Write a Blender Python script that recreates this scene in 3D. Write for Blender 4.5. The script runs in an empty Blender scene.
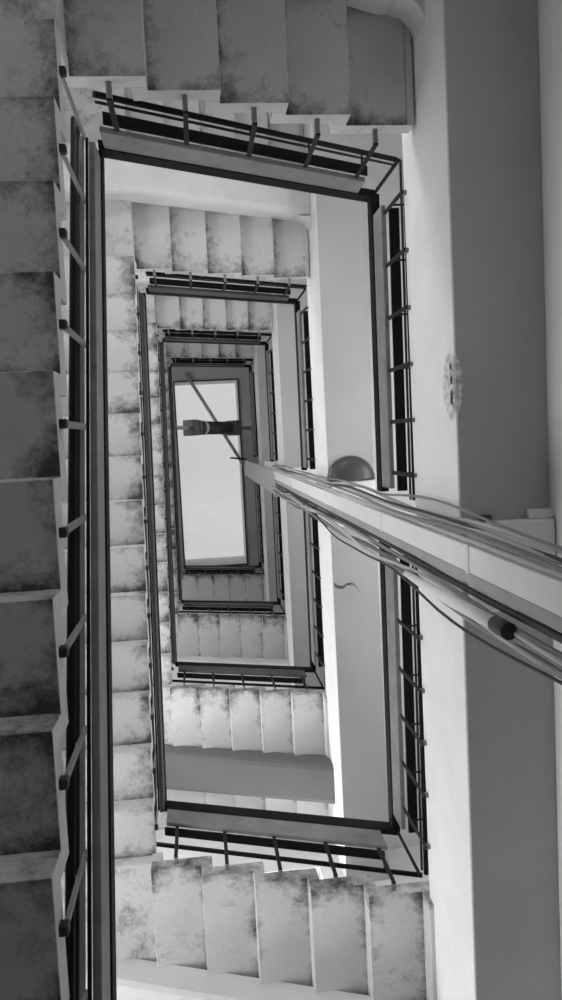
import bpy, bmesh, math, random
from mathutils import Vector, Matrix, noise
random.seed(7)
S = 1.4                      # metres per unit of well width; plan units below are well widths
scn = bpy.context.scene
COL = scn.collection

# ------------------------------------------------------------------ materials
def mat(name, col, rough=.6, metal=0.0, bump=0.0, bscale=40.0, vary=0.0, vscale=3.0, spec=.5):
    m = bpy.data.materials.new(name); m.use_nodes = True
    nt = m.node_tree; b = nt.nodes['Principled BSDF']
    b.inputs['Base Color'].default_value = (col, col, col, 1)
    b.inputs['Roughness'].default_value = rough
    b.inputs['Metallic'].default_value = metal
    b.inputs['Specular IOR Level'].default_value = spec
    geo = nt.nodes.new('ShaderNodeNewGeometry')
    if vary:
        n = nt.nodes.new('ShaderNodeTexNoise'); n.inputs['Scale'].default_value = vscale
        n.inputs['Detail'].default_value = 6; n.inputs['Roughness'].default_value = .65
        r = nt.nodes.new('ShaderNodeMapRange'); r.inputs['From Min'].default_value = .3; r.inputs['From Max'].default_value = .7
        r.inputs['To Min'].default_value = col*(1-vary); r.inputs['To Max'].default_value = min(.9, col*(1+vary))
        nt.links.new(geo.outputs['Position'], n.inputs['Vector']); nt.links.new(n.outputs['Fac'], r.inputs['Value'])
        nt.links.new(r.outputs['Result'], b.inputs['Base Color'])
    if bump:
        n2 = nt.nodes.new('ShaderNodeTexNoise'); n2.inputs['Scale'].default_value = bscale; n2.inputs['Detail'].default_value = 4
        bp = nt.nodes.new('ShaderNodeBump'); bp.inputs['Strength'].default_value = bump; bp.inputs['Distance'].default_value = .02
        nt.links.new(geo.outputs['Position'], n2.inputs['Vector']); nt.links.new(n2.outputs['Fac'], bp.inputs['Height'])
        nt.links.new(bp.outputs['Normal'], b.inputs['Normal'])
    return m

def concrete_mat():
    """weathered plaster under the steps: mould blotches creeping in from the open ends and the joints"""
    m = bpy.data.materials.new('stained_step_plaster'); m.use_nodes = True
    nt = m.node_tree; N = nt.nodes; L = nt.links; b = N['Principled BSDF']; b.inputs['Roughness'].default_value = .85
    geo = N.new('ShaderNodeNewGeometry'); uv = N.new('ShaderNodeUVMap'); uv.uv_map = 'UVMap'
    sep = N.new('ShaderNodeSeparateXYZ'); L.new(uv.outputs['UV'], sep.inputs[0])
    def math_(op, a, c=None, clamp=False):
        n = N.new('ShaderNodeMath'); n.operation = op; n.use_clamp = clamp
        for k, v in ((0, a), (1, c)):
            if v is None: continue
            if isinstance(v, (int, float)): n.inputs[k].default_value = v
            else: L.new(v, n.inputs[k])
        return n.outputs[0]
    def noise_(sc, det=8, rough=.7, dist=0):
        n = N.new('ShaderNodeTexNoise'); n.inputs['Scale'].default_value = sc; n.inputs['Detail'].default_value = det
        n.inputs['Roughness'].default_value = rough; n.inputs['Distortion'].default_value = dist
        L.new(geo.outputs['Position'], n.inputs['Vector']); return n.outputs['Fac']
    big = noise_(2.2, 3, .5); mid = noise_(8, 10, .78, .15); fine = noise_(55, 5, .7)
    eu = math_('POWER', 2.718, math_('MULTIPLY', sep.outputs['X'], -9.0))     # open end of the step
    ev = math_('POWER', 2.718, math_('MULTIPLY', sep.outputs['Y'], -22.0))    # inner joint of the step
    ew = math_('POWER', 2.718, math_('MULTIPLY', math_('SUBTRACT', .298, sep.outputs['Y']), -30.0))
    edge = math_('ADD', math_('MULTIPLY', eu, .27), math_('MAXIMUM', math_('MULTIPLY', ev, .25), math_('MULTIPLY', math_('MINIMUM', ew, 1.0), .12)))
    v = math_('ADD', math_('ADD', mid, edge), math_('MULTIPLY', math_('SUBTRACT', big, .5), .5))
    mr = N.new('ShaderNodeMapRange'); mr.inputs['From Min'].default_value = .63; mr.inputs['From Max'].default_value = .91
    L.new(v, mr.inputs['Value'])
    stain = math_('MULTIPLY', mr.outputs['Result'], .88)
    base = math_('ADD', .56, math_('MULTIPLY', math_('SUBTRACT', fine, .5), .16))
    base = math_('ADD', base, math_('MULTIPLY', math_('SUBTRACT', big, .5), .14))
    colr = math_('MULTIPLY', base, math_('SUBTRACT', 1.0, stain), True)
    L.new(colr, b.inputs['Base Color'])
    bp = N.new('ShaderNodeBump'); bp.inputs['Strength'].default_value = .35; bp.inputs['Distance'].default_value = .02
    L.new(mid, bp.inputs['Height']); L.new(bp.outputs['Normal'], b.inputs['Normal'])
    return m

M = dict(
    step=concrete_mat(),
    plaster=mat('cream_plaster', .62, .9, bump=.2, bscale=14, vary=.10, vscale=2.5),
    white=mat('white_limewash', .74, .9, bump=.22, bscale=9, vary=.06, vscale=3),
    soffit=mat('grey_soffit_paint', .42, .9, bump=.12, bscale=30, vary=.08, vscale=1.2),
    wall=mat('wall_paint', .66, .9, bump=.15, bscale=12, vary=.08, vscale=1.5),
    floor=mat('terrazzo_floor', .07, .5, vary=.35, vscale=60),
    black=mat('black_iron_paint', .006, .7, .0, bump=.15, bscale=90, spec=.15),
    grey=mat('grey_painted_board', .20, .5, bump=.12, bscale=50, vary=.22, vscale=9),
    dark=mat('dark_iron', .015, .6, spec=.2),
    bracket=mat('painted_bracket', .2, .6),
    sleeve=mat('dark_sleeve', .015, .6),
    trunk=mat('white_trunking', .72, .45, vary=.05, vscale=6),
    trunk2=mat('grey_trunking', .33, .5, vary=.12, vscale=7),
    cl=mat('pale_cable', .45, .5), cm=mat('mid_cable', .2, .5), cd=mat('dark_cable', .03, .5),
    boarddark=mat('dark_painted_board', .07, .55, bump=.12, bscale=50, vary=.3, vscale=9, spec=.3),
    collar=mat('dark_grey_iron', .11, .5, .2, vary=.3, vscale=12),
    greybeam=mat('grey_beam_paint', .115, .9, bump=.15, bscale=20, vary=.08, vscale=2),  # darker grey, used on the second lower beam alone
    zinc=mat('grey_zinc', .5, .5, .1, vary=.15, vscale=20),
    lamp=mat('dark_lamp_glass', .055, .35),
    chip=mat('bare_render', .60, .95, bump=1.0, bscale=45, vary=.45, vscale=38),
    frame=mat('skylight_frame_paint', .05, .5),
)
def glass_mat():
    m = bpy.data.materials.new('skylight_glass'); m.use_nodes = True
    nt = m.node_tree; nt.nodes.remove(nt.nodes['Principled BSDF'])
    out = nt.nodes['Material Output']
    t = nt.nodes.new('ShaderNodeBsdfTransparent'); t.inputs[0].default_value = (.95, .95, .95, 1)
    g = nt.nodes.new('ShaderNodeBsdfGlossy'); g.inputs['Roughness'].default_value = .05
    mx = nt.nodes.new('ShaderNodeMixShader'); mx.inputs[0].default_value = .05
    nt.links.new(t.outputs[0], mx.inputs[1]); nt.links.new(g.outputs[0], mx.inputs[2]); nt.links.new(mx.outputs[0], out.inputs['Surface'])
    return m
M['glass'] = glass_mat()

# ------------------------------------------------------------------ mesh helpers (world metres in, local to parent out)
class MB:
    def __init__(self):
        self.bm = bmesh.new(); self.uv = self.bm.loops.layers.uv.new('UVMap')
    def face(self, vs, uvs=None, smooth=False):
        try: f = self.bm.faces.new(vs)
        except ValueError: return
        f.smooth = smooth
        if uvs:
            for l, c in zip(f.loops, uvs): l[self.uv].uv = c
    def prism(self, ring0, ring1, uv0=None, uv1=None, caps=True):
        a = [self.bm.verts.new(p) for p in ring0]; b = [self.bm.verts.new(p) for p in ring1]; n = len(a)
        d = [(9, 9)]*n; u0 = uv0 or d; u1 = uv1 or d
        for i in range(n):
            j = (i+1) % n
            self.face((a[i], a[j], b[j], b[i]), (u0[i], u0[j], u1[j], u1[i]))
        if caps:
            self.face(a[::-1], u0[::-1]); self.face(b, u1)
    def box(self, x0, x1, y0, y1, z0, z1):
        r = lambda z: [Vector((x0, y0, z)), Vector((x1, y0, z)), Vector((x1, y1, z)), Vector((x0, y1, z))]
        self.prism(r(z0), r(z1))
    def bar(self, p, q, w, h, up=Vector((0, 0, 1))):
        """rectangular bar p->q: w sideways, h along up"""
        p = Vector(p); q = Vector(q); d = (q-p).normalized(); s = d.cross(up)
        if s.length < 1e-4: s = d.cross(Vector((1, 0, 0)))
        s.normalize(); u = s.cross(d).normalized()
        r = lambda c: [c-s*w/2-u*h/2, c+s*w/2-u*h/2, c+s*w/2+u*h/2, c-s*w/2+u*h/2]
        self.prism(r(p), r(q))
    def tube(self, pts, r, sides=10, rad=None):
        pts = [Vector(p) for p in pts]; prev = None; ref = None
        rings = []
        for i, p in enumerate(pts):
            d = (pts[min(i+1, len(pts)-1)] - pts[max(i-1, 0)]).normalized()
            if ref is None: ref = d.orthogonal().normalized()
            ref = (ref - d*ref.dot(d)).normalized(); b = d.cross(ref)
            rr = rad[i] if rad else r
            rings.append([self.bm.verts.new(p + (ref*math.cos(a)+b*math.sin(a))*rr) for a in [2*math.pi*k/sides for k in range(sides)]])
        for A, B in zip(rings, rings[1:]):
            for i in range(sides):
                j = (i+1) % sides; self.face((A[i], A[j], B[j], B[i]), None, True)
        self.face(rings[0][::-1]); self.face(rings[-1])
    def build(self, name, material, parent=None, bevel=0, seg=2):
        bmesh.ops.recalc_face_normals(self.bm, faces=self.bm.faces)
        me = bpy.data.meshes.new(name)
        off = Vector((0, 0, 0)); k = parent
        while k is not None: off += k.location; k = k.parent
        if parent is None:
            xs = [v.co for v in self.bm.verts]
            off = Vector((sum(v.x for v in xs)/len(xs), sum(v.y for v in xs)/len(xs), min(v.z for v in xs)))
        for v in self.bm.verts: v.co -= off
        self.bm.to_mesh(me); self.bm.free()
        o = bpy.data.objects.new(name, me); COL.objects.link(o); me.materials.append(material)
        if parent is None: o.location = off
        else: o.parent = parent
        if bevel:
            b = o.modifiers.new('edge', 'BEVEL'); b.width = bevel; b.segments = seg; b.limit_method = 'ANGLE'; b.angle_limit = math.radians(40)
        return o
def tag(o, label=None, cat=None, group=None, kind=None):
    if label: o['label'] = label
    if cat: o['category'] = cat
    if group: o['group'] = group
    if kind: o['kind'] = kind
    return o
def empty(name, loc, label, cat, group=None, kind='thing'):
    o = bpy.data.objects.new(name, None); COL.objects.link(o); o.location = loc; o.empty_display_size = .2
    return tag(o, label, cat, group, kind)
def W(x, y, z): return Vector((x*S, y*S, z*S))
def mbox(x0, x1, y0, y1, z0, z1):
    b = MB(); b.box(x0*S, x1*S, y0*S, y1*S, z0*S, z1*S); return b

# ------------------------------------------------------------------ geometry of the shaft (units of well width)
H = 2.4619                              # storey height
WL, WY = 1.0, 2.6629                    # well inside the handrails
ZB, ZC, ZD, ZA = 2.7374, 3.30, 3.37, 3.8044   # handrail tops at the four corners of the lowest storey
R = H/27                                # riser
XI, Y0, DL, ZL = -.0303, 1.6432, .2159, 1.3048
YT, XT, DT, ZT = -.0697, -.0414, .2094, 2.2167
YB, XB, DB, ZBO = 2.7154, 1.0184, .2125, 2.8092
ZTL, ZBL = 2.172, 3.335                 # corner platforms (undersides)
TH, TR = .071, .045                     # slab and riser thickness
FW = 1.075                              # flight width
XLW, YTW, YBW, XRW = XI-FW, YT-FW, YB+FW, 2.35    # inner faces of the shaft walls
BX0, BX1 = 1.035, 1.322                 # landing edge beam
BZ0, BZ1 = 2.365, 2.865
ZCEIL, ZFLOOR = 12.22, -1.10
ORD = ['lowest', 'second', 'third', 'topmost']

def flight(name, label, P, zs, edges, n0, beam, group, dirt=.22):
    """P(s,u,z) maps run, outward distance and height to the world; edges = run position of each riser;
    zs[k] = underside height before riser k; zs[-1] after the last riser"""
    root = empty(name, P(edges[0], FW*.5, zs[0]), label, 'stairs', group)
    for k in range(1, len(edges)):
        s0, s1, z0, z1 = edges[k-1], edges[k], zs[k-1], zs[k]
        zf = z0+TH if k > 1 or not n0 else z0
        prof = [(s0, zf), (s0, z1), (s1, z1), (s1, z1+TH), (s0-TR, z1+TH), (s0-TR, zf)]
        m = MB()
        A = [m.bm.verts.new(P(q, 0, z)) for q, z in prof]; B = [m.bm.verts.new(P(q, FW, z)) for q, z in prof]
        for i in range(6):
            j = (i+1) % 6
            # only the underside (1-2) carries the joint coordinate, the riser and the top stay clean
            va, vb = (0, (s1-s0)*S) if i == 1 else (.14, .14)
            m.face((A[i], A[j], B[j], B[i]), ((0, va), (0, vb), (FW*S, vb), (FW*S, va)))
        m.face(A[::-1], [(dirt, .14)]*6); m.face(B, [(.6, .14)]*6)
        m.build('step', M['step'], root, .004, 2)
    if beam:
        pts, bm_mat, a, b = beam
        rnd = .035
        def ring(s, zc):
            dz = .15
            top = zc+.03
            return [P(s, a, top), P(s, a, zc-dz+rnd), P(s, a+rnd*.3, zc-dz+rnd*.3), P(s, a+rnd, zc-dz), P(s, b-rnd, zc-dz), P(s, b-rnd*.3, zc-dz+rnd*.3), P(s, b, zc-dz+rnd), P(s, b, top)]
        m = MB(); rs = [[m.bm.verts.new(p) for p in ring(*q)] for q in pts]
        for A, B in zip(rs, rs[1:]):
            for i in range(8):
                j = (i+1) % 8; m.face((A[i], A[j], B[j], B[i]))
        m.face(rs[0][::-1]); m.face(rs[-1]); m.build('spine_beam', bm_mat, root)
    return root

def corner(root, x0, x1, y0, y1, z, edge_riser):
    m = MB(); 
    a = [W(x0, y0, z), W(x1, y0, z), W(x1, y1, z), W(x0, y1, z)]; b = [p+Vector((0, 0, TH*S)) for p in a]
    uv = [(.6, .6)]*4
    m.prism(a, b, uv, uv); m.build('corner_platform', M['step'], root, .008, 2)

def rail(name, label, p0, p1, out, posts, group, clip0=.05, clip1=.05, end0=0, end1=0, ub=.10, uf=(.036, .088), bar0=0, bar1=0, pm='dark', slv=False, pu=.026, hw=.03, hh=.105, rod=True, bd='grey'):
    """p0,p1: ends of the handrail's inner top edge (unit coords); out: outward unit vector; posts: list of (run fraction, foot point)"""
    a, b = W(*p0), W(*p1); d = (b-a).normalized(); o = Vector(out); up = Vector((0, 0, 1))
    root = empty(name, (a+b)/2 - up*.6, label, 'railing', group)
    def strip(nm, m_, s0, s1, u0, u1, v0, v1, bev=.003):
        m = MB(); A = a + d*s0; B = b - d*s1
        r = lambda c: [c+o*u0+up*v0, c+o*u1+up*v0, c+o*u1+up*v1, c+o*u0+up*v1]
        m.prism(r(A), r(B)); return m.build(nm, m_, root, bev, 2)
    strip('handrail', M['black'], -end0, -end1, 0, hw, -hh, 0, .004)
    strip('side_board', M[bd], clip0, clip1, .006, .032, -.305, -.108)
    strip('flat_board', M['black'], clip0+.02, clip1-.015, uf[0], uf[1], -.325, -.306)
    if slv: strip('lower_board', M[bd], clip0+.02, clip1-.015, .046, .072, -.342, -.326)
    m = MB(); m.tube([a+o*ub+up*-.45-d*bar0, b+o*ub+up*-.45+d*bar1], .014, 8); m.build('lower_bar', M['black'], root)
    m = MB() if rod else None
    if rod: m.tube([a+o*(ub-.012)+up*-.405-d*bar0, b+o*(ub-.012)+up*-.405+d*bar1], .007, 6) or m.build('thin_rod', M['dark'], root)
    for f, foot in posts:
        t = a.lerp(b, f); ft = W(*foot)
        top = t + o*pu - up*(.30 if pu < .03 else .325)
        base = Vector((top.x, top.y, ft.z))
        m = MB(); m.bar(base-up*.02, top, .010, .022, up=o.cross(up))
        m.bar(t+o*pu-up*.45, t+o*ub-up*.45, .010, .010)
        po = m.build('post', M[pm], root, .002, 1)
        m = MB(); m.bar(base, ft+o*.004, .022, .026); m.build('bracket', M['bracket'], po, .003, 1)
        if not slv: continue
        m = MB(); c = ft-o*.008; m.box(c.x-.014, c.x+.014, c.y-.014, c.y+.014, c.z-.022, c.z+.012); m.build('sleeve', M['sleeve'], po, .004, 1)
    return root
def corner_post(root, x, y, z):
    m = MB(); m.bar(W(x, y, z)-Vector((0, 0, .56)), W(x, y, z)-Vector((0, 0, .01)), .014, .014); m.build('corner_post', M['black'], root)

def lerp(a, b, t): return a+(b-a)*t
for n in range(4):
    h = n*H; od = ORD[n]
    # ---- long flight on the left, climbing away from the viewer
    e = [Y0-i*DL for i in range(-5, 9)]
    z = [ (ZBL-H+h if i == -5 else ZL+i*R+h) for i in range(-5, 9)] + [ZTL+h]
    # zs[k] is the underside before riser k, so the platform after the last riser is ZTL
    PL = lambda s, u, zz: W(XI-u, -s, zz)
    ed = [-y for y in e]
    lab = [ 'lowest long flight, dark stained step undersides filling the left edge of the photo',
            'second long flight up, pale step undersides right of the thick left railing',
            'third long flight up, narrow pale column of steps between the second and third railings',
            'topmost long flight, thin sliver of grey steps left of the skylight'][n]
    fl = flight('stair_flight', lab, PL, z[:-1], ed, 0, ([(ed[0], z[1]), (ed[-1]-DL, z[-2])], M['plaster'], .40, .66), 'stair flights around the open well')
    # last riser up to the corner platform
    m = MB(); s = ed[-1]
    pr = [(s-TR, z[-2]+TH), (s, z[-2]+TH), (s, ZTL+TH+h), (s-TR, ZTL+TH+h)]
    m.prism([PL(a, 0, b) for a, b in pr], [PL(a, FW, b) for a, b in pr]); m.build('step_riser', M['step'], fl)
    corner(fl, XI-FW, XT, YT-FW, e[-1], ZTL+h, None)
    corner(fl, XI-FW, XI, e[0], YB+FW, ZBL-H+h, None)
    # ---- short flight along the top of the photo, climbing to the right
    e = [XT+i*DT for i in range(6)]
    z = [ZTL+h]+[ZT+i*R+h for i in range(1, 6)]
    PT = lambda s, u, zz: W(s, YT-u, zz)
    lab = ['lowest short flight across the very top of the photo, dark mottled step undersides',
           'second short upper flight, five grey shaded steps inside the big top railing',
           'third short upper flight, small light steps between the second and third top railings',
           'topmost short upper flight, tiny dark steps just above the skylight'][n]
    ft = flight('stair_flight', lab, PT, z, e, 0, ([(e[0]-FW*.98, ZTL+h), (e[0], ZTL+h), (BX0-.002, z[-1]+.03)], M['plaster'], .35, .62), 'stair flights around the open well')
    m = MB(); m.box((e[-1]-.005)*S, (BX0-.010)*S, (YT-FW)*S, YT*S, z[-1]*S, (z[-1]+TH)*S); m.build('step_end', M['step'], ft)
    # haunch where the beam under this flight meets the landing beam
    m = MB(); zz = z[-1]+.03
    for sy, y_ in ((1, YT-.345),):
        k = 7; pts = []
        for i in range(k+1):
            a = math.pi/2*i/k; pts.append((.085*(1-math.sin(a)), .085*(1-math.cos(a))))
        ring = [(BX0, y_)]+[(BX0-p, y_+q) for p, q in pts]
        m.prism([W(x, y, zz-.16) for x, y in ring], [W(x, y, zz+.0) for x, y in ring])
    m.build('haunch', M['plaster'], ft)
    # ---- short flight along the bottom of the photo, climbing back to the left
    e = [-(XB-i*DB) for i in range(6)]
    z = [ZBO+i*R+h for i in range(6)]
    PB = lambda s, u, zz: W(-s, YB+u, zz)
    lab = ['lowest short flight across the bottom of the photo, large bright step undersides',
           'second short lower flight, bright steps above a plain grey beam',
           'third short lower flight, mid grey steps between second and third bottom railings',
           'topmost short lower flight, small grey steps just below the skylight'][n]
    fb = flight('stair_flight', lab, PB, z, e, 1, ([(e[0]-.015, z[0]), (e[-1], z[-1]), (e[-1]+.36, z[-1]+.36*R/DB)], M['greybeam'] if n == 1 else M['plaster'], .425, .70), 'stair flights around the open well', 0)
    m = MB(); s = e[-1]
    pr = [(s-TR, z[-1]+TH), (s, z[-1]+TH), (s, ZBL+TH+h), (s-TR, ZBL+TH+h)]
    m.prism([PB(a, 0, b) for a, b in pr], [PB(a, FW, b) for a, b in pr]); m.build('step_riser', M['step'], fb)
    if n == 3: corner(fb, XI-FW, XI, YB+.0005, YB+FW, ZBL+h, None)
    # ---- landing on the right
    lab = ['lowest landing, broad pale edge beam with chipped corner and dark soffit, at right',
           'second landing, brilliant white edge beam and grey soffit right of the second railing',
           'third landing, narrow grey edge beam right of the third railing',
           'topmost landing, thin grey edge beam beside the skylight'][n]
    la = empty('landing', W(BX1, WY/2, BZ0+h), lab, 'landing', 'landings on the right of the well')
    # edge beam: pale limewashed faces over a grey painted soffit
    m = MB(); m.box(BX0*S, BX1*S, (YTW)*S, (YBW)*S, (BZ0+.004+h)*S, (BZ1+h)*S); m.build('edge_beam', M['white'], la, .006, 2)
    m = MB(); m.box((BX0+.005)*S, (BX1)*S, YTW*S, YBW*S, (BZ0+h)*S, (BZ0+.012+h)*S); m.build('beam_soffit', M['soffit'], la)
    m = mbox(BX1, XRW, YTW, YBW, BZ1-.13+h, BZ1+h); m.build('floor_slab', M['plaster'], la)
    m = mbox(BX0+.02, BX1-.002, 1.225, 1.50, BZ0-.045+h, BZ0+.02+h); o = m.build('cable_boxing', M['white'], la, .01, 2)
    # ---- railings
    pl = []
    for i in range(-5, 9):
        y = Y0-(i-.5)*DL if i > -5 else None
        if y is None: continue
        pl.append(((WY-y)/WY if y < WY else .01, (XI, y, ZL+i*R+TH*.5+h)))
    words = ['lowest', 'second', 'third', 'topmost']
    rail('stair_railing', ['lowest left railing, tall black bars and grey board running the full height of the photo',
         'second left railing, dark bars beside the pale column of steps', 'third left railing, thin dark bars left of the skylight',
         'topmost left railing, dark line along the left edge of the skylight'][n],
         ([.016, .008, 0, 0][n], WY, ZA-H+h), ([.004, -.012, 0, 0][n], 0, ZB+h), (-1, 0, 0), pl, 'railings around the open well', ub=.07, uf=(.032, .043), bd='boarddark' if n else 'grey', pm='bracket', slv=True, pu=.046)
    pt = []
    for i in range(1, 6):
        x = XT+(i-.5)*DT; pt.append((x, (x, YT, ZT+i*R+TH*.5+h)))
    rt = rail('stair_railing', ['lowest top railing, heavy black and grey rail slanting across the upper photo',
         'second top railing, dark rail under the five shaded steps', 'third top railing, small dark rail above the skylight',
         'topmost top railing, tiny dark rail along the head of the skylight'][n],
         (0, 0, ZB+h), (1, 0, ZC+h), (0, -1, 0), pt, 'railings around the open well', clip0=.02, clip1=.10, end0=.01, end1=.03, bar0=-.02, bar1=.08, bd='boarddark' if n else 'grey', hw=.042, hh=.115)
    corner_post(rt, 1.03, -.035, ZC+h)
    pb = []
    for i in range(1, 6):
        x = XB-(i-.5)*DB; pb.append((1-x, (x, YB, ZBO+i*R+TH*.5+h)))
    rb = rail('stair_railing', ['lowest bottom railing, heavy black and grey rail across the lower photo above bright steps',
         'second bottom railing, dark rail with a grey board under the skylight end', 'third bottom railing, thin dark rail below the skylight',
         'topmost bottom railing, dark line along the foot of the skylight'][n],
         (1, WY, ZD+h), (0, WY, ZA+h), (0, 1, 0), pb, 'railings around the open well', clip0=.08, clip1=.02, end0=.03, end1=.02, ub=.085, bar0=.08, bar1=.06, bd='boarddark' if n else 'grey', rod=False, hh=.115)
    corner_post(rb, 1.03, WY+.03, ZD+h)
    GA, GB = 1.185, 1.40
    zr = lambda y: lerp(ZC, ZD, y/WY)+h
    for part, (ya, yb) in enumerate(((0, GA), (GB, WY))):
        ys = [y for y in [.10+.2*i for i in range(14)] if ya+.03 < y < yb-.03]
        pr_ = [((y-ya)/(yb-ya), (BX0, y, BZ1-.03+h)) for y in ys]
        labs = [('lowest right railing above the trunking, black rail and thin posts against the chipped beam', 'lowest right railing below the trunking, black rail with slanting posts'),
                ('second right railing above the trunking, slim dark rail beside the brilliant white beam', 'second right railing below the trunking, slim dark rail ending at the second bottom rail'),
                ('third right railing, upper half, narrow dark rail right of the skylight', 'third right railing, lower half, narrow dark rail below the grey duct'),
                ('topmost right railing, upper half, dark line right of the winch drum', 'topmost right railing, lower half, dark line right of the skylight foot')][n][part]
        rail('landing_railing', labs, (1, ya, zr(ya)), (1, yb, zr(yb)), (1, 0, 0), pr_, 'railings around the open well',
             clip0=.10 if part == 0 else .03, clip1=.03 if part == 0 else .10, end0=.02 if part == 0 else 0, end1=0 if part == 0 else .02,
             ub=.105, uf=(.045, .1), hw=.048, bar0=.10 if part == 0 else -.02, bar1=.03 if part == 0 else .10)

# ------------------------------------------------------------------ room shell
def struct(o): o['kind'] = 'structure'; return o
T = .16
def wall_holes(axis, name, material, fixed, thick, a0, a1, z0, z1, holes):
    """wall slab with rectangular holes (a0,a1,z0,z1), cut into blocks around them"""
    m = MB(); A = sorted({a0, a1, *[q for h in holes for q in h[:2]]}); Z = sorted({z0, z1, *[q for h in holes for q in h[2:]]})
    for i in range(len(A)-1):
        for j in range(len(Z)-1):
            ca, cz = (A[i]+A[i+1])/2, (Z[j]+Z[j+1])/2
            if any(h[0] < ca < h[1] and h[2] < cz < h[3] for h in holes): continue
            f0, f1 = sorted((fixed, fixed+thick))
            if axis == 'x': m.box(f0*S, f1*S, A[i]*S, A[i+1]*S, Z[j]*S, Z[j+1]*S)
            else: m.box(A[i]*S, A[i+1]*S, f0*S, f1*S, Z[j]*S, Z[j+1]*S)
    bmesh.ops.remove_doubles(m.bm, verts=m.bm.verts, dist=1e-5)
    return struct(m.build(name, material))
ADDED_WIN_L = [(-.35, .85, 2.42+n*H, 3.35+n*H) for n in range(4)]+[(2.0, 3.3, 1.95+n*H, 2.8+n*H) for n in range(4)]  # unseen left wall openings, added as places for fill light
ADDED_WIN_R = [(.35, 2.25, 3.25+n*H, 4.35+n*H) for n in range(3)]  # unseen openings added on the landing side to even out the light
ADDED_DOOR = (.02, 1.20, ZFLOOR, .42)  # unseen doorway, added to light the lowest risers
LOWB = (-1.0, -.12, .75, 1.6)  # unseen low opening, added to light the lowest risers
LOWR = (-.3, 1.0, .95, 1.9)  # unseen low opening, added to light the lowest step ends
ADDED_WIN_F = [(.1, .9, 2.1+n*H, 2.6+n*H) for n in range(3)]  # unseen openings added to brighten the outer lower steps
ADDED_WIN_B = [(.05, .95, 2.98+n*H, 3.62+n*H) for n in range(3)]  # unseen openings added to brighten risers and the outer upper steps
wall_holes('x', 'wall_left', M['wall'], XLW-.001, -T, YTW-T, YBW+T, ZFLOOR, ZCEIL+.12, ADDED_WIN_L)
wall_holes('y', 'wall_back', M['wall'], YTW-.001, -T, XLW-T, XRW+T, ZFLOOR, ZCEIL+.12, [ADDED_DOOR]+ADDED_WIN_B+[LOWB])
wall_holes('x', 'wall_right', M['wall'], BX1+.001, .08, YTW, YBW, ZFLOOR, BZ0+.001, [LOWR])
wall_holes('y', 'wall_front', M['wall'], YBW+.001, T, XLW-T, XRW+T, ZFLOOR, ZCEIL+.12, ADDED_WIN_F)
wall_holes('x', 'wall_right', M['wall'], XRW+.001, T, YTW-T, YBW+T, ZFLOOR, ZCEIL+.12, ADDED_WIN_R)
struct(mbox(XLW-T, XRW+T, YTW-T, YBW+T, ZFLOOR-.15, ZFLOOR).build('floor', M['floor']))
SX0, SX1, SY0, SY1 = -.038, .937, .028, 2.87
m = MB()
for a in ((XLW, SX0, YTW, YBW), (SX1, XRW, YTW, YBW), (SX0, SX1, YTW, SY0), (SX0, SX1, SY1, YBW)):
    m.box(a[0]*S, a[1]*S, a[2]*S, a[3]*S, ZCEIL*S, (ZCEIL+.12)*S)
struct(m.build('ceiling', M['plaster']))
# skylight
m = MB()
for a in ((SX0-.06, SX0, SY0-.06, SY1+.06), (SX1, SX1+.06, SY0-.06, SY1+.06), (SX0, SX1, SY0-.06, SY0), (SX0, SX1, SY1, SY1+.06)):
    m.box(a[0]*S, a[1]*S, a[2]*S, a[3]*S, (ZCEIL+.12)*S, (ZCEIL+.95)*S)
sk = struct(m.build('window_1', M['white']))
m = MB()
for a in ((SX0-.004, SX0+.016, SY0, SY1), (SX1-.016, SX1+.004, SY0, SY1), (SX0, SX1, SY0-.004, SY0+.016), (SX0, SX1, SY1-.016, SY1+.004)):
    m.box(a[0]*S, a[1]*S, a[2]*S, a[3]*S, (ZCEIL-.02)*S, (ZCEIL+.03)*S)
m.build('window_frame', M['frame'], sk)
mbox(SX0-.03, SX1+.03, SY0-.03, SY1+.03, ZCEIL+.951, ZCEIL+.96).build('pane', M['glass'], sk)
# unseen windows added for fill light, left wall behind the flights and right wall
for n, (y0, y1, z0, z1) in enumerate(ADDED_WIN_L+ADDED_WIN_R):
    XW = XLW-T*.55 if n < 8 else XRW+T*.55
    m = MB(); f = .04
    for a in ((y0, y0+f, z0, z1), (y1-f, y1, z0, z1), (y0+f, y1-f, z0, z0+f), (y0+f, y1-f, z1-f, z1), ((y0+y1)/2-f/2, (y0+y1)/2+f/2, z0+f, z1-f)):
        m.box((XW-T*.15)*S, (XW+T*.15)*S, a[0]*S, a[1]*S, a[2]*S, a[3]*S)
    w = struct(m.build('window_%d' % (n+2), M['white']))
    mbox(XW-.002, XW+.002, y0+f, y1-f, z0+f, z1-f).build('pane', M['glass'], w)

for n, (x0, x1, z0, z1) in enumerate(ADDED_WIN_B+[LOWB]+ADDED_WIN_F):  # frames for the added back and front openings, all out of view
    m = MB(); f = .04; ym = YTW-T*.55 if n < 4 else YBW+T*.55
    for a in ((x0, x0+f, z0, z1), (x1-f, x1, z0, z1), (x0+f, x1-f, z0, z0+f), (x0+f, x1-f, z1-f, z1)):
        m.box(a[0]*S, a[1]*S, (ym-T*.15)*S, (ym+T*.15)*S, a[2]*S, a[3]*S)
    w = struct(m.build('window_%d' % (n+13), M['white']))
    mbox(x0+f, x1-f, ym-.002, ym+.002, z0+f, z1-f).build('pane', M['glass'], w)
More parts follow.
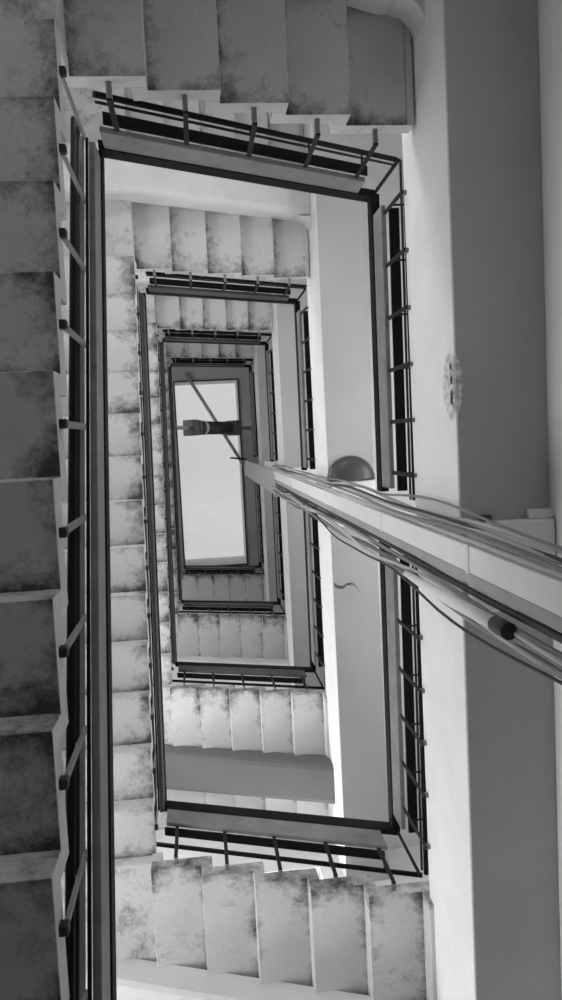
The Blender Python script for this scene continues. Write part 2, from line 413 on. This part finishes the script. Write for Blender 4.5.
# unseen doorway added at the foot of the shaft, a frame for fill light
m = MB(); f = .05
for a in ((ADDED_DOOR[0], ADDED_DOOR[0]+f, ZFLOOR, ADDED_DOOR[3]), (ADDED_DOOR[1]-f, ADDED_DOOR[1], ZFLOOR, ADDED_DOOR[3]), (ADDED_DOOR[0]+f, ADDED_DOOR[1]-f, ADDED_DOOR[3]-f, ADDED_DOOR[3])):
    m.box(a[0]*S, a[1]*S, (YTW-T*.7)*S, (YTW-T*.3)*S, a[2]*S, a[3]*S)
struct(m.build('door_1', M['frame']))

# ------------------------------------------------------------------ riser trunking, ducts and cables inside the right railing
def wob(seed, z, amp, fr=.9):
    return amp*(noise.noise(Vector((seed*7.31, z*fr, 0)))), amp*(noise.noise(Vector((seed*3.7+50, z*fr, 9))))
TX = .948
t = empty('cable_trunking', W(TX, 1.3, ZFLOOR), 'long white vertical trunking shooting from the right edge toward the skylight', 'trunking')
m = MB()
zz = [ZFLOOR, .7, 1.35, 2.05, 3.05, 4.4, 5.9, 7.34]
for a, b in zip(zz, zz[1:]):
    m.box(TX*S, (TX+.042)*S, 1.25*S, 1.322*S, (a+.002)*S, (b-.002)*S)
m.build('cover', M['trunk'], t, .004, 2)
m = MB(); m.box((TX+.004)*S, (TX+.04)*S, 1.3235*S, 1.356*S, ZFLOOR*S, 7.3*S); m.build('side_channel', M['trunk2'], t, .003, 1)
for z in zz[1:-1]:
    mbox(TX-.003, TX+.03, 1.247, 1.325, z-.012, z+.012).build('joint_strap', M['trunk'], t, .002, 1)
t = empty('riser_duct', W(TX, 1.36, 7.36), 'wide grey flat duct near the skylight, above the end of the white trunking', 'duct')
m = mbox(TX, TX+.045, 1.25, 1.475, 7.36, ZCEIL-.2); m.build('casing', M['zinc'], t, .004, 2)
m = mbox(TX-.004, TX+.05, 1.235, 1.49, 7.35, 7.42); m.build('end_flange', M['zinc'], t, .003, 1)
m = mbox(TX-.004, TX+.05, 1.235, 1.49, ZCEIL-.26, ZCEIL-.2); m.build('end_flange', M['zinc'], t, .003, 1)
m = MB(); m.tube([W(TX+.02, 1.24, ZCEIL-.5), W(.74, 1.205, ZCEIL-.46)], .018, 8); m.build('stub_bar', M['dark'], t)

cab = [ # X, Y, radius m, material, wobble, label
 (.965, 1.236, .011, 'cl', .012, 'pale cable hugging the upper edge of the white trunking'),
 (.955, 1.222, .009, 'cm', .02, 'grey cable second above the white trunking'),
 (.975, 1.215, .010, 'cl', .025, 'pale looping cable third above the white trunking'),
 (.960, 1.200, .007, 'cd', .02, 'thin black cable among pale ones above the trunking'),
 (.982, 1.196, .010, 'cl', .03, 'outermost pale cable above the white trunking'),
 (.970, 1.186, .006, 'cm', .035, 'thin grey stray cable furthest above the trunking'),
 (.965, 1.372, .013, 'cd', .010, 'thick black cable just below the grey trunking side'),
 (.955, 1.388, .009, 'cm', .02, 'grey cable below the thick black cable'),
 (.975, 1.398, .012, 'cd', .016, 'black cable in the middle of the lower bundle'),
 (.950, 1.410, .008, 'cl', .03, 'pale cable winding over the lower bundle'),
 (.970, 1.424, .011, 'cm', .02, 'grey cable inside the lower bundle'),
 (.958, 1.438, .008, 'cl', .022, 'pale cable near the outer side of the lower bundle'),
 (.975, 1.452, .010, 'cm', .03, 'outermost grey cable of the lower bundle'),
 (.950, 1.447, .006, 'cd', .035, 'thin black stray cable at the outer side of the lower bundle'),
]
for i, (x, y, r, mt, am, lab) in enumerate(cab):
    top = 7.5 + (i % 4)*.03
    pts = []
    k = 64
    for j in range(k+1):
        z = lerp(ZFLOOR+.01, top, j/k); a, b = wob(i+1, z, am*2.0, .75+.1*(i % 3))
        pts.append(W(min(x+a*.5, .985), y+b, z))
    m = MB(); m.tube(pts, r, 8); o = m.build('cable', M[mt]); tag(o, lab, 'cable', 'cables beside the white trunking', 'thing')
# short pale conduit with a black collar over the lower bundle
t = empty('conduit', W(.93, 1.415, 1.72), 'thick short white conduit with a black collar over the lower cables', 'conduit')
m = MB(); m.tube([W(.930, 1.405, 1.80), W(.925, 1.412, 2.1), W(.928, 1.418, 2.4), W(.938, 1.425, 2.66)], .021, 12, [.024, .024, .022, .014]); m.build('pipe', M['trunk'], t)
m = MB(); m.tube([W(.931, 1.404, 1.73), W(.930, 1.405, 1.81)], .029, 12); m.build('collar', M['cd'], t)

# ------------------------------------------------------------------ hoist drum across the well and the leaning pole
A, B = W(.03, .765, 9.70), W(.955, .80, 10.62)
t = empty('hoist', (A+B)/2, 'dark winch drum on a rod spanning the well below the skylight', 'winch')
m = MB(); m.tube([A.lerp(B, -.02), A.lerp(B, 1.02)], .035, 10); m.build('rod', M['zinc'], t)
P_ = lambda f: A.lerp(B, f)
m = MB(); m.tube([P_(.20), P_(.205), P_(.76), P_(.765)], .1, 20, [.10, .115, .115, .10]); m.build('drum', M['cd'], t)
ax = (B-A).normalized(); sd = Vector((0, 1, 0)); sd = (sd-ax*sd.dot(ax)).normalized()
for f, w_ in ((.185, .04), (.255, .018), (.72, .018), (.775, .04)):
    m = MB(); m.bar(P_(f-w_), P_(f+w_), .27 if w_ > .03 else .25, .27 if w_ > .03 else .25, up=sd); m.build('end_block', M['collar'], t, .02, 2)
m = MB(); m.tube([P_(.33), P_(.335), P_(.36), P_(.365)], .1, 18, [.11, .125, .125, .11]); m.build('rope_turn', M['cl'], t)
m = MB(); m.tube([W(.148, -.09, ZCEIL-.06), W(.94, 1.335, ZCEIL-.28)], .036, 12)
tag(m.build('leaning_pole', M['zinc']), 'thin grey pole slanting across the skylight behind the winch drum', 'pole', kind='thing')

# ------------------------------------------------------------------ small things on the landings
h = H
m = MB(); k = 20; prof = [(.15, 0), (.145, -.022), (.115, -.045), (.07, -.06), (.02, -.066)]
c = (1.178, 1.222)
rings = [[W(c[0]+r*math.cos(math.pi+math.pi*i/k), c[1]+r*math.sin(math.pi+math.pi*i/k), BZ0+h+dz-.001) for i in range(k+1)] for r, dz in prof]
vr = [[m.bm.verts.new(p) for p in rg] for rg in rings]
for a, b in zip(vr, vr[1:]):
    for i in range(k): m.face((a[i], a[i+1], b[i+1], b[i]), None, True)
m.face(vr[-1]); m.face([v for v in vr[0]]); m.face([r[0] for r in vr]+[r[-1] for r in reversed(vr)])
tag(m.build('ceiling_lamp', M['lamp']), 'dark half round lamp under the second landing soffit, beside the white boxing', 'lamp', kind='thing')
m = MB(); m.box(1.245*S, 1.33*S, 1.196*S, 1.2245*S, (BZ0-.03)*S, (BZ0-.0005)*S)
tag(m.build('junction_box', M['trunk'], None, .006, 2), 'small pale junction box under the lowest landing, at the right edge', 'box', kind='thing')
m = MB(); m.box(1.095*S, 1.125*S, 1.205*S, 1.2245*S, (BZ0-.034)*S, (BZ0-.0005)*S)
tag(m.build('cable_clip', M['cd'], None, .004, 2), 'tiny black clip under the lowest landing beside the junction box', 'clip', kind='thing')
# chipped corner of the lowest landing beam: a scab of bare render with holes along the arris
la = [o for o in COL.objects if o.name == 'landing'][0]
m = MB(); k = 40; cy, cz = .805, BZ0+.045; ring = []
for i in range(k):
    a = 2*math.pi*i/k; rr = 1+.16*noise.noise(Vector((math.cos(a)*1.7, math.sin(a)*1.7, 4)))
    ring.append((cy+.10*rr*math.cos(a), max(BZ0+.0045, cz+.068*rr*math.sin(a))))
out = [m.bm.verts.new(W(BX0-.0005, y, z)) for y, z in ring]; inn = [m.bm.verts.new(W(BX0-.006, lerp(cy, y, .86), lerp(cz, z, .86))) for y, z in ring]
cen = m.bm.verts.new(W(BX0-.004, cy, cz)); mid = [m.bm.verts.new(W(BX0-.0035-.004*abs(noise.noise(Vector((i*.9, 2, 0)))), lerp(cy, y, .5), lerp(cz, z, .5))) for i, (y, z) in enumerate(ring)]
for i in range(k):
    j = (i+1) % k
    m.face((out[i], out[j], inn[j], inn[i])); m.face((inn[i], inn[j], mid[j], mid[i])); m.face((mid[i], mid[j], cen))
m.build('chipped_patch', M['chip'], la)
m = MB(); k = 24; a_ = []
for i in range(k+1):
    f = i/k; a_.append((.805+.085*(1-2*f), .03*math.sin(math.pi*f)**.6*(1+.35*noise.noise(Vector((f*9, 1, 2))))))
low = [W(BX0-.001, y, BZ0+.003) for y, w_ in a_]+[W(BX0+.004+w_*.6, y, BZ0-.0025) for y, w_ in a_[::-1]]
m.prism(low, [p+Vector((0, 0, .004)) for p in low]); m.build('chipped_patch', M['chip'], la)
m = MB()
for y, z, ry, rz in ((.79, BZ0+.016, .012, .006), (.845, BZ0+.018, .02, .007), (.75, BZ0+.02, .008, .005)):
    ring = [(y+ry*math.cos(2*math.pi*i/12)*(1+.3*random.random()), z+rz*math.sin(2*math.pi*i/12)*(1+.3*random.random())) for i in range(12)]
    m.prism([W(BX0-.004, a, b) for a, b in ring], [W(BX0-.0082, a, b) for a, b in ring])
m.build('hole', M['cd'], la)

la = [o for o in COL.objects if o.name == 'landing.001'][0]
m = MB(); top = []; bot = []
for i in range(13):
    f = i/12; x = lerp(1.045, 1.21, f); y = 1.86 + .02*math.sin(f*7)+.05*f*f + .012*noise.noise(Vector((i*.8, 0, 3))); w_ = .012*(1-f)**.7*(1+.5*noise.noise(Vector((i*1.3, 5, 0))))+.001
    top.append(W(x, y-w_, BZ0+H-.0012)); bot.append(W(x, y+w_, BZ0+H-.0012))
ring = top+bot[::-1]
m.prism([p+Vector((0, 0, .004)) for p in ring], ring); m.build('crack', M['collar'], la)

# ------------------------------------------------------------------ light
w = bpy.data.worlds.new('World'); scn.world = w; w.use_nodes = True
nt = w.node_tree; bg = nt.nodes['Background']
tc = nt.nodes.new('ShaderNodeTexCoord'); nz = nt.nodes.new('ShaderNodeTexNoise'); nz.inputs['Scale'].default_value = 3.0; nz.inputs['Detail'].default_value = 3
mr = nt.nodes.new('ShaderNodeMapRange'); mr.inputs['From Min'].default_value = .3; mr.inputs['From Max'].default_value = .7
mr.inputs['To Min'].default_value = .56; mr.inputs['To Max'].default_value = .74
nt.links.new(tc.outputs['Generated'], nz.inputs['Vector']); nt.links.new(nz.outputs['Fac'], mr.inputs['Value'])
nt.links.new(mr.outputs['Result'], bg.inputs['Color']); bg.inputs['Strength'].default_value = 1.1
def area(name, loc, rot, sx, sy, e):
    l = bpy.data.lights.new(name, 'AREA'); l.shape = 'RECTANGLE'; l.size = sx; l.size_y = sy; l.energy = e
    o = bpy.data.objects.new(name, l); COL.objects.link(o); o.location = loc; o.rotation_euler = rot; return o
POW = [50, 66, 42, 26, 78, 106, 42, 26]; POWR = [80, 50, 25]; POWB = [50, 40, 18]  # strengths of the fill lights behind the added openings
for n, (y0, y1, z0, z1) in enumerate(ADDED_WIN_L):
    # fill light behind each added left opening, placed outside the pane
    area('window_daylight', W(XLW-T*1.3, (y0+y1)/2, (z0+z1)/2-.1), (0, math.radians(-98), 0), (z1-z0)*S, (y1-y0)*S, POW[n])

for n, (y0, y1, z0, z1) in enumerate(ADDED_WIN_R):
    area('window_daylight', W(XRW+T*1.3, (y0+y1)/2, (z0+z1)/2), (0, math.radians(90), 0), (z1-z0)*S, (y1-y0)*S, POWR[n])
for n, (x0, x1, z0, z1) in enumerate(ADDED_WIN_B):
    area('window_daylight', W((x0+x1)/2, YTW-T*1.3, (z0+z1)/2), (math.radians(90), 0, 0), (x1-x0)*S, (z1-z0)*S, POWB[n])
area('doorway_daylight', W((ADDED_DOOR[0]+ADDED_DOOR[1])/2, YTW-T*1.3, (ZFLOOR+ADDED_DOOR[3])/2), (math.radians(90), 0, 0), (ADDED_DOOR[1]-ADDED_DOOR[0])*S, (ADDED_DOOR[3]-ZFLOOR)*S, 4)  # weak fill through the added doorway
for n, (x0, x1, z0, z1) in enumerate(ADDED_WIN_F):
    area('window_daylight', W((x0+x1)/2, YBW+T*1.3, (z0+z1)/2), (math.radians(-90), 0, 0), (x1-x0)*S, (z1-z0)*S, [26, 36, 10][n])
x0, x1, z0, z1 = LOWB
area('window_daylight', W((x0+x1)/2, YTW-T*1.3, (z0+z1)/2), (math.radians(90), 0, 0), (x1-x0)*S, (z1-z0)*S, 11)  # fill through the added low back opening
y0, y1, z0, z1 = LOWR
area('window_daylight', W(BX1+.12, (y0+y1)/2, (z0+z1)/2), (0, math.radians(90), 0), (z1-z0)*S, (y1-y0)*S, 9)  # fill through the added low right opening

# ------------------------------------------------------------------ camera
cx, cy = .2469691661, .9368679583
r = Vector((0.07599238470794989, -0.10394719790620288, -0.05393934086069514))
Rm = Matrix.Rotation(r.length, 3, r.normalized())       # world -> camera (x right, y down, z forward)
rot = Rm.transposed() @ Matrix(((1, 0, 0), (0, -1, 0), (0, 0, -1)))
cam = bpy.data.cameras.new('camera'); co = bpy.data.objects.new('camera', cam); COL.objects.link(co)
co.matrix_world = Matrix.Translation(W(cx, cy, 0)) @ rot.to_4x4()
cam.sensor_fit = 'VERTICAL'; cam.sensor_height = 36; cam.lens = .8*36; cam.clip_start = .02; cam.clip_end = 200
scn.camera = co
vs = scn.view_settings; vs.view_transform = 'Standard'; vs.look = 'None'; vs.exposure = 0; vs.gamma = 1; vs.use_curve_mapping = False
scn.cycles.use_denoising = True; scn.cycles.max_bounces = 10; scn.cycles.diffuse_bounces = 6
